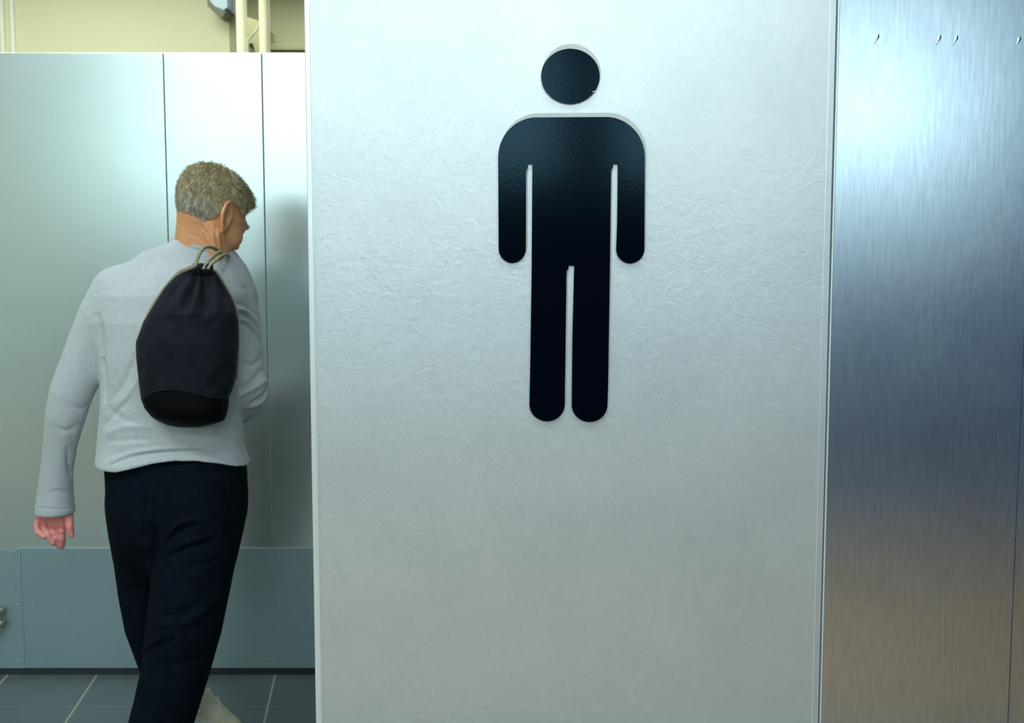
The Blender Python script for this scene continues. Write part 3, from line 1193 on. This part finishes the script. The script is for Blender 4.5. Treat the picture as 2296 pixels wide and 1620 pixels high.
# strands
sel = np.where((sk_.shape[0] > 0) & (nc[:, 2] > -.95) & (Vc[:, 2] > np.interp(Vc[:, 1], [-.13, -.09, -.055, -.03, -.012, .02, .045, .07, .085, .12], [-.058, -.064, -.056, -.024, .040, .040, .026, .074, .080, .082]) + .001))[0]
outw = np.einsum('ij,ij->i', Vc[sel] - np.array([0, 0, .0]), nc[sel]) > 0
sel = sel[outw]
pick = rng.choice(sel, 11000)
sv, sf = [], []
crown = np.array([0, -.045, .12])
for i in pick:
    p = Vc[i] + rng.normal(0, .0008, 3)
    nn = nc[i]
    d = p - crown
    if p[2] > .075 and p[1] > -.03:
        d = np.array([.25 * p[0], 1.0, -.1])        # swept forward on top
    elif p[1] > .0:
        d = np.array([0, .75, -.6])
    else:
        d = np.array([p[0] * .3, -.25 if p[2] > 0 else .05, -1.0])
    d = d - nn * (d @ nn)
    d = d / max(1e-6, np.linalg.norm(d)) + rng.normal(0, .28, 3)
    top = np.clip((p[2] - .0) / .10, 0, 1)
    ln = (.008 + .010 * top) * rng.uniform(.7, 1.3)
    if p[1] > .06 and p[2] > .04:
        ln *= 1.25
    lift = .22 + .25 * rng.random() * top
    t1 = d + nn * lift
    t1 /= np.linalg.norm(t1)
    side = np.cross(t1, nn)
    side = side / max(1e-6, np.linalg.norm(side)) * .0007
    up_ = nn * .0004
    b0 = p - nn * .001
    m1 = b0 + t1 * ln * .55
    e1 = m1 + (t1 - nn * .25) * ln * .5
    k = len(sv)
    sv += [b0 - side, b0 + side, b0 + up_, m1 - side * .8, m1 + side * .8, m1 + up_ * .8, e1]
    sf += [(k, k + 1, k + 4, k + 3), (k + 1, k + 2, k + 5, k + 4), (k + 2, k, k + 3, k + 5),
           (k + 3, k + 4, k + 6), (k + 4, k + 5, k + 6), (k + 5, k + 3, k + 6)]
sv = np.array(sv)
hv = np.concatenate([to_world(Vc), to_world(sv)])
hf = [tuple(q) for q in Qc] + [tuple(i + len(Vc) for i in q) for q in sf]
ho = mesh_obj('hair', hv, hf, M_hair, man, True)
ho.data.materials.append(M_hair2)
# greyer nape and sides
cen = np.array([to_local(np.mean([hv[i] for i in f], 0)) for f in hf])
gz = cen[:, 2] + rng.normal(0, .012, len(cen)) < .012 - .10 * 0
ho.data.polygons.foreach_set('material_index', gz.astype(int).tolist())
# eyebrows
for s in (-1, 1):
    m = MB()
    for k in range(90):
        t = rng.random()
        q = np.array([s * (.014 + .036 * t), .0965 - .022 * t * t, .020 + .004 * math.sin(t * 3)]) + rng.normal(0, .0012, 3)
        dd = np.array([s * .5, .5, -.25 + .3 * rng.random()])
        e = q + dd / np.linalg.norm(dd) * rng.uniform(.008, .014)
        m.tube([to_world(q - np.array([0, .006, 0])), to_world(e)], [.0008, .0002], 4)
    m.obj('eyebrow', M_hair2, man, True)


# ---- shoes
def shoe(heel, yaw, tilt=0.0, name='shoe'):
    """heel point on the floor, toe along yaw; sneaker with sole, laces and collar"""
    root_loc = np.array(heel)
    cs, sn = math.cos(yaw), math.sin(yaw)

    def w(q):
        q = np.asarray(q, float)
        x, y, z = q[..., 0], q[..., 1], q[..., 2]
        ca_, sa_ = math.cos(tilt), math.sin(tilt)
        x, z = .265 + (x - .265) * ca_ + z * sa_, z * ca_ - (x - .265) * sa_ + .03 * sa_
        return np.stack([root_loc[0] + x * cs - y * sn, root_loc[1] + x * sn + y * cs, root_loc[2] + z], -1)
    h = .003
    lo, hi = (-.04, -.07, -.01), (.32, .07, .16)
    G = grid(lo, hi, h)
    X, Y, Z = G
    hw = np.interp(X, [-.01, .02, .06, .12, .19, .24, .275, .295], [.015, .031, .034, .034, .046, .045, .033, .008]).astype(np.float32)
    ht = np.interp(X, [-.01, .01, .05, .09, .13, .17, .22, .26, .295], [.085, .100, .098, .105, .098, .078, .058, .045, .022]).astype(np.float32)
    d = np.sqrt((np.abs(Y) / hw) ** 2.4 + (np.clip(Z - .02, 0, 1) / np.maximum(ht - .02, .004)) ** 2.2 + 1e-9) - 1
    up = np.maximum(d * .03, .016 - Z)
    up = np.maximum(up, np.maximum(-.008 - X, X - .292))
    op = ellip(G, (.052, 0, .118), (.040, .026, .050))
    up = smax(up, -op, .006)
    V, Q = surface_nets(up, lo, h)
    V = relax(V, Q, 2)
    so = mesh_obj(name, w(V), Q, M_shoe, man, True)
    hw2 = hw + .005
    d = np.maximum((np.abs(Y) / hw2 - 1) * .03, np.maximum(Z - .026, .002 - Z))
    d = np.maximum(d, np.maximum(-.012 - X, X - .297))
    V, Q = surface_nets(d, lo, h)
    V = relax(V, Q, 2)
    mesh_obj('sole', w(V), Q, M_sole, so, True)
    m = MB()
    ring = [w((.052 + .038 * math.cos(t), .027 * math.sin(t), .101 + .004 * math.cos(t))) for t in np.linspace(0, 2 * PI, 25)]
    m.tube(ring, .006, 8, False)
    m.obj('collar', M_shoeline, so, True)
    m = MB()
    for k in range(5):
        x = .105 + k * .018
        z = float(np.interp(x, [.09, .13, .17, .22], [.108, .101, .082, .062]))
        sgn = 1 if k % 2 else -1
        m.tube(spline([w((x, -.024, z - .012)), w((x + .004 * sgn, -.010, z - .0015)), w((x + .008 * sgn, .010, z - .0015)), w((x + .008, .024, z - .012))], 4), .0022, 6)
    m.obj('lace', M_lace, so, True)
    for s in (-1, 1):
        m = MB()
        for k in range(3):
            x = .10 + k * .022
            m.tube(spline([w((x, s * .036, .025)), w((x + .012, s * .035, .05)), w((x + .020, s * .028, .075))], 4), .0025, 6)
        m.obj('side_stripe', M_lace, so, True)
    return so


shoe((-1.098, 3.20, 0), math.radians(14), math.radians(29))
rt = P(333, 1735, 3.02)
shoe((rt[0] - .03, 2.96, 0), math.radians(62))

# ------------------------------------------------------------------ drawstring bag
bagY = 3.02
bag = empty('drawstring_bag', P(420, 950, 2.95))
tag(bag, "black drawstring bag hanging on the walking man's back by tan cords", 'bag')
LB = [(590, 440), (597, 428), (606, 414), (620, 394), (645, 372), (680, 350), (720, 326), (765, 309), (800, 310), (850, 315), (890, 320), (912, 328), (930, 341), (942, 357), (950, 374), (955, 395)]
RB = [(590, 466), (597, 474), (606, 482), (620, 491), (645, 506), (680, 524), (720, 534), (765, 535), (800, 532), (850, 528), (876, 520), (890, 513), (905, 513), (925, 510), (942, 503), (950, 480), (955, 455)]
LB, RB = np.array(LB, float), np.array(RB, float)
DEP = np.array([(590, .018), (600, .030), (640, .055), (700, .075), (780, .085), (860, .085), (910, .078), (935, .060), (950, .035), (955, .018)])
ys = np.concatenate([np.linspace(590, 610, 12), np.linspace(612, 955, 150)])
NA = 120
bv = []
for y in ys:
    l, r = np.interp(y, LB[:, 0], LB[:, 1]), np.interp(y, RB[:, 0], RB[:, 1])
    b = np.interp(y, DEP[:, 0], DEP[:, 1])
    yc = 2.955 + .0 * y + np.interp(y, [590, 700, 955], [.055, .01, .0])
    c0 = P((l + r) / 2, y, yc)
    a = R((r - l) / 2, yc)
    for k in range(NA):
        t = 2 * PI * k / NA
        cx_, sx_ = math.cos(t), math.sin(t)
        e = 2 / 2.5
        bx = a * math.copysign(abs(cx_) ** e, cx_)
        by = b * math.copysign(abs(sx_) ** e, sx_) * (1.0 if sx_ < 0 else .42)
        bv.append((c0[0] + bx, yc + by, c0[2]))
bv = np.array(bv)
bq = []
for i in range(len(ys) - 1):
    for k in range(NA):
        bq.append((i * NA + k, i * NA + (k + 1) % NA, (i + 1) * NA + (k + 1) % NA, (i + 1) * NA + k))
bq = np.array(bq)[:, ::-1]
nn = vnormals(bv, bq)
if (nn[:, 1] * (bv[:, 1] - 2.97)).sum() < 0:
    bq = bq[:, ::-1]
bags = [
    ([(444, 604), (430, 650), (412, 700)], 9, -.020),
    ([(438, 610), (412, 655), (392, 700)], 7, .006),
    ([(456, 606), (456, 660), (464, 712)], 8, -.020),
    ([(450, 600), (443, 650), (430, 710)], 8, .012),
    ([(470, 606), (482, 650), (492, 700)], 7, .008),
    ([(478, 612), (500, 650), (514, 690)], 5, -.008),
    ([(424, 612), (396, 640), (370, 690)], 6, -.008),
    ([(392, 690), (385, 720), (400, 728)], 7, -.004),
    ([(464, 700), (476, 725), (490, 718)], 7, -.004),
    ([(505, 690), (520, 760), (520, 830)], 4, .004),
    ([(330, 720), (330, 800), (335, 870)], 7, .004),
    ([(470, 860), (500, 840), (524, 820)], 12, -.008),
    ([(440, 880), (480, 865), (510, 855)], 9, -.004),
    ([(345, 760), (420, 775), (500, 760)], 20, .003),
]
bv = strokes(bv, bq, bags)
uvb = project(bv)


def seam(px):
    return np.interp(px, [300, 322, 333, 350, 375, 400, 430, 460, 490, 515, 540], [898, 893, 884, 876, 873, 874, 879, 887, 892, 893, 890])


fc = uvb[bq].mean(1)
low = fc[:, 1] > seam(fc[:, 0])


def sub(V, Q, mask, grow=0.0):
    q = Q[mask]
    used, inv = np.unique(q, return_inverse=True)
    return V[used], inv.reshape(q.shape)


Vu, Qu = sub(bv, bq, ~low)
fu = [tuple(q) for q in Qu]
# close the gathered top
fu.append(tuple(range(NA)))
ub = mesh_obj('bag_body', Vu, fu, M_bag, bag, True)
Vlw, Qlw = sub(bv, bq, low)
fl_ = [tuple(q) for q in Qlw]
n0 = len(Vlw)
fl_.append(tuple(range(n0 - NA, n0)))
lb = mesh_obj('base_panel', Vlw, fl_, M_bagbase, bag, True)
lb['label'] = 'darker base panel of the bag'
# piping along the seam
front = nn[:, 1] < 0


def on_bag(px, py, off=.002):
    d = np.hypot(uvb[:, 0] - px, uvb[:, 1] - py) + 1e3 * (bv[:, 1] > 2.97)
    i = np.argsort(d)[:4]
    y = float(np.average(bv[i, 1], weights=1 / (d[i] + .5)))
    return P(px, py, y - off)


pp = [on_bag(x, float(seam(x))) for x in np.linspace(326, 510, 26)]
MB().tube(pp, .0024, 8).obj('piping', M_bag, lb, True)
# gathered ruffle at the mouth
m = MB()
for k in range(9):
    x = 436 + k * 4.6
    m.tube(spline([P(x + 1, 612, 2.965 + .01 * math.sin(k * 2)), P(x, 600, 2.962 + .012 * math.sin(k * 2)), P(x + .5 * math.sin(k), 592 + (k % 3) * 2, 2.972)], 3), [.006] * 4 + [.0065] * 2 + [.004], 8)
m.obj('gathered_mouth', M_bag, bag, True)
# cords
def cord(pts, r, name='cord'):
    MB().tube(spline(pts, 6), r, 10).obj(name, M_cord, bag, True)


cord([P(438, 598, 2.955), P(443, 578, 2.975), P(451, 562, 3.00), P(462, 553.5, 3.04), P(474, 554, 3.07), P(488, 561, 3.12), P(500, 575, 3.22)], R(4.2, 3))
cord([P(456, 603, 2.95), P(464, 590, 2.965), P(474, 578, 2.985), P(486, 568, 3.04), P(494, 566, 3.09), P(504, 576, 3.2)], R(4.0, 3))
cord([P(466, 603, 2.95), P(474, 592, 2.965), P(486, 582, 2.985), P(496, 574, 3.04), P(508, 571, 3.09), P(516, 580, 3.2)], R(3.6, 3))
cord([P(438, 596, 2.955), P(425, 601, 2.965), P(408, 608, 2.975), P(394, 619, 2.98), P(372, 644, 2.985), P(348, 678, 2.985), P(328, 715, 2.985), P(314, 748, 2.985), P(307, 772, 2.985), P(309, 800, 2.99), P(314, 850, 2.99), P(322, 900, 2.99)], [R(q, 3) for q in np.interp(np.linspace(0, 1, 67), [0, .2, .55, .62, 1], [5, 5.4, 4.5, 2.6, 2.2])])
cord([P(476, 603, 2.96), P(486, 610, 2.97), P(502, 635, 2.99), P(518, 662, 3.0), P(529, 690, 3.0), P(534, 720, 3.0), P(534, 790, 3.0), P(531, 850, 3.0)], R(2.4, 3))
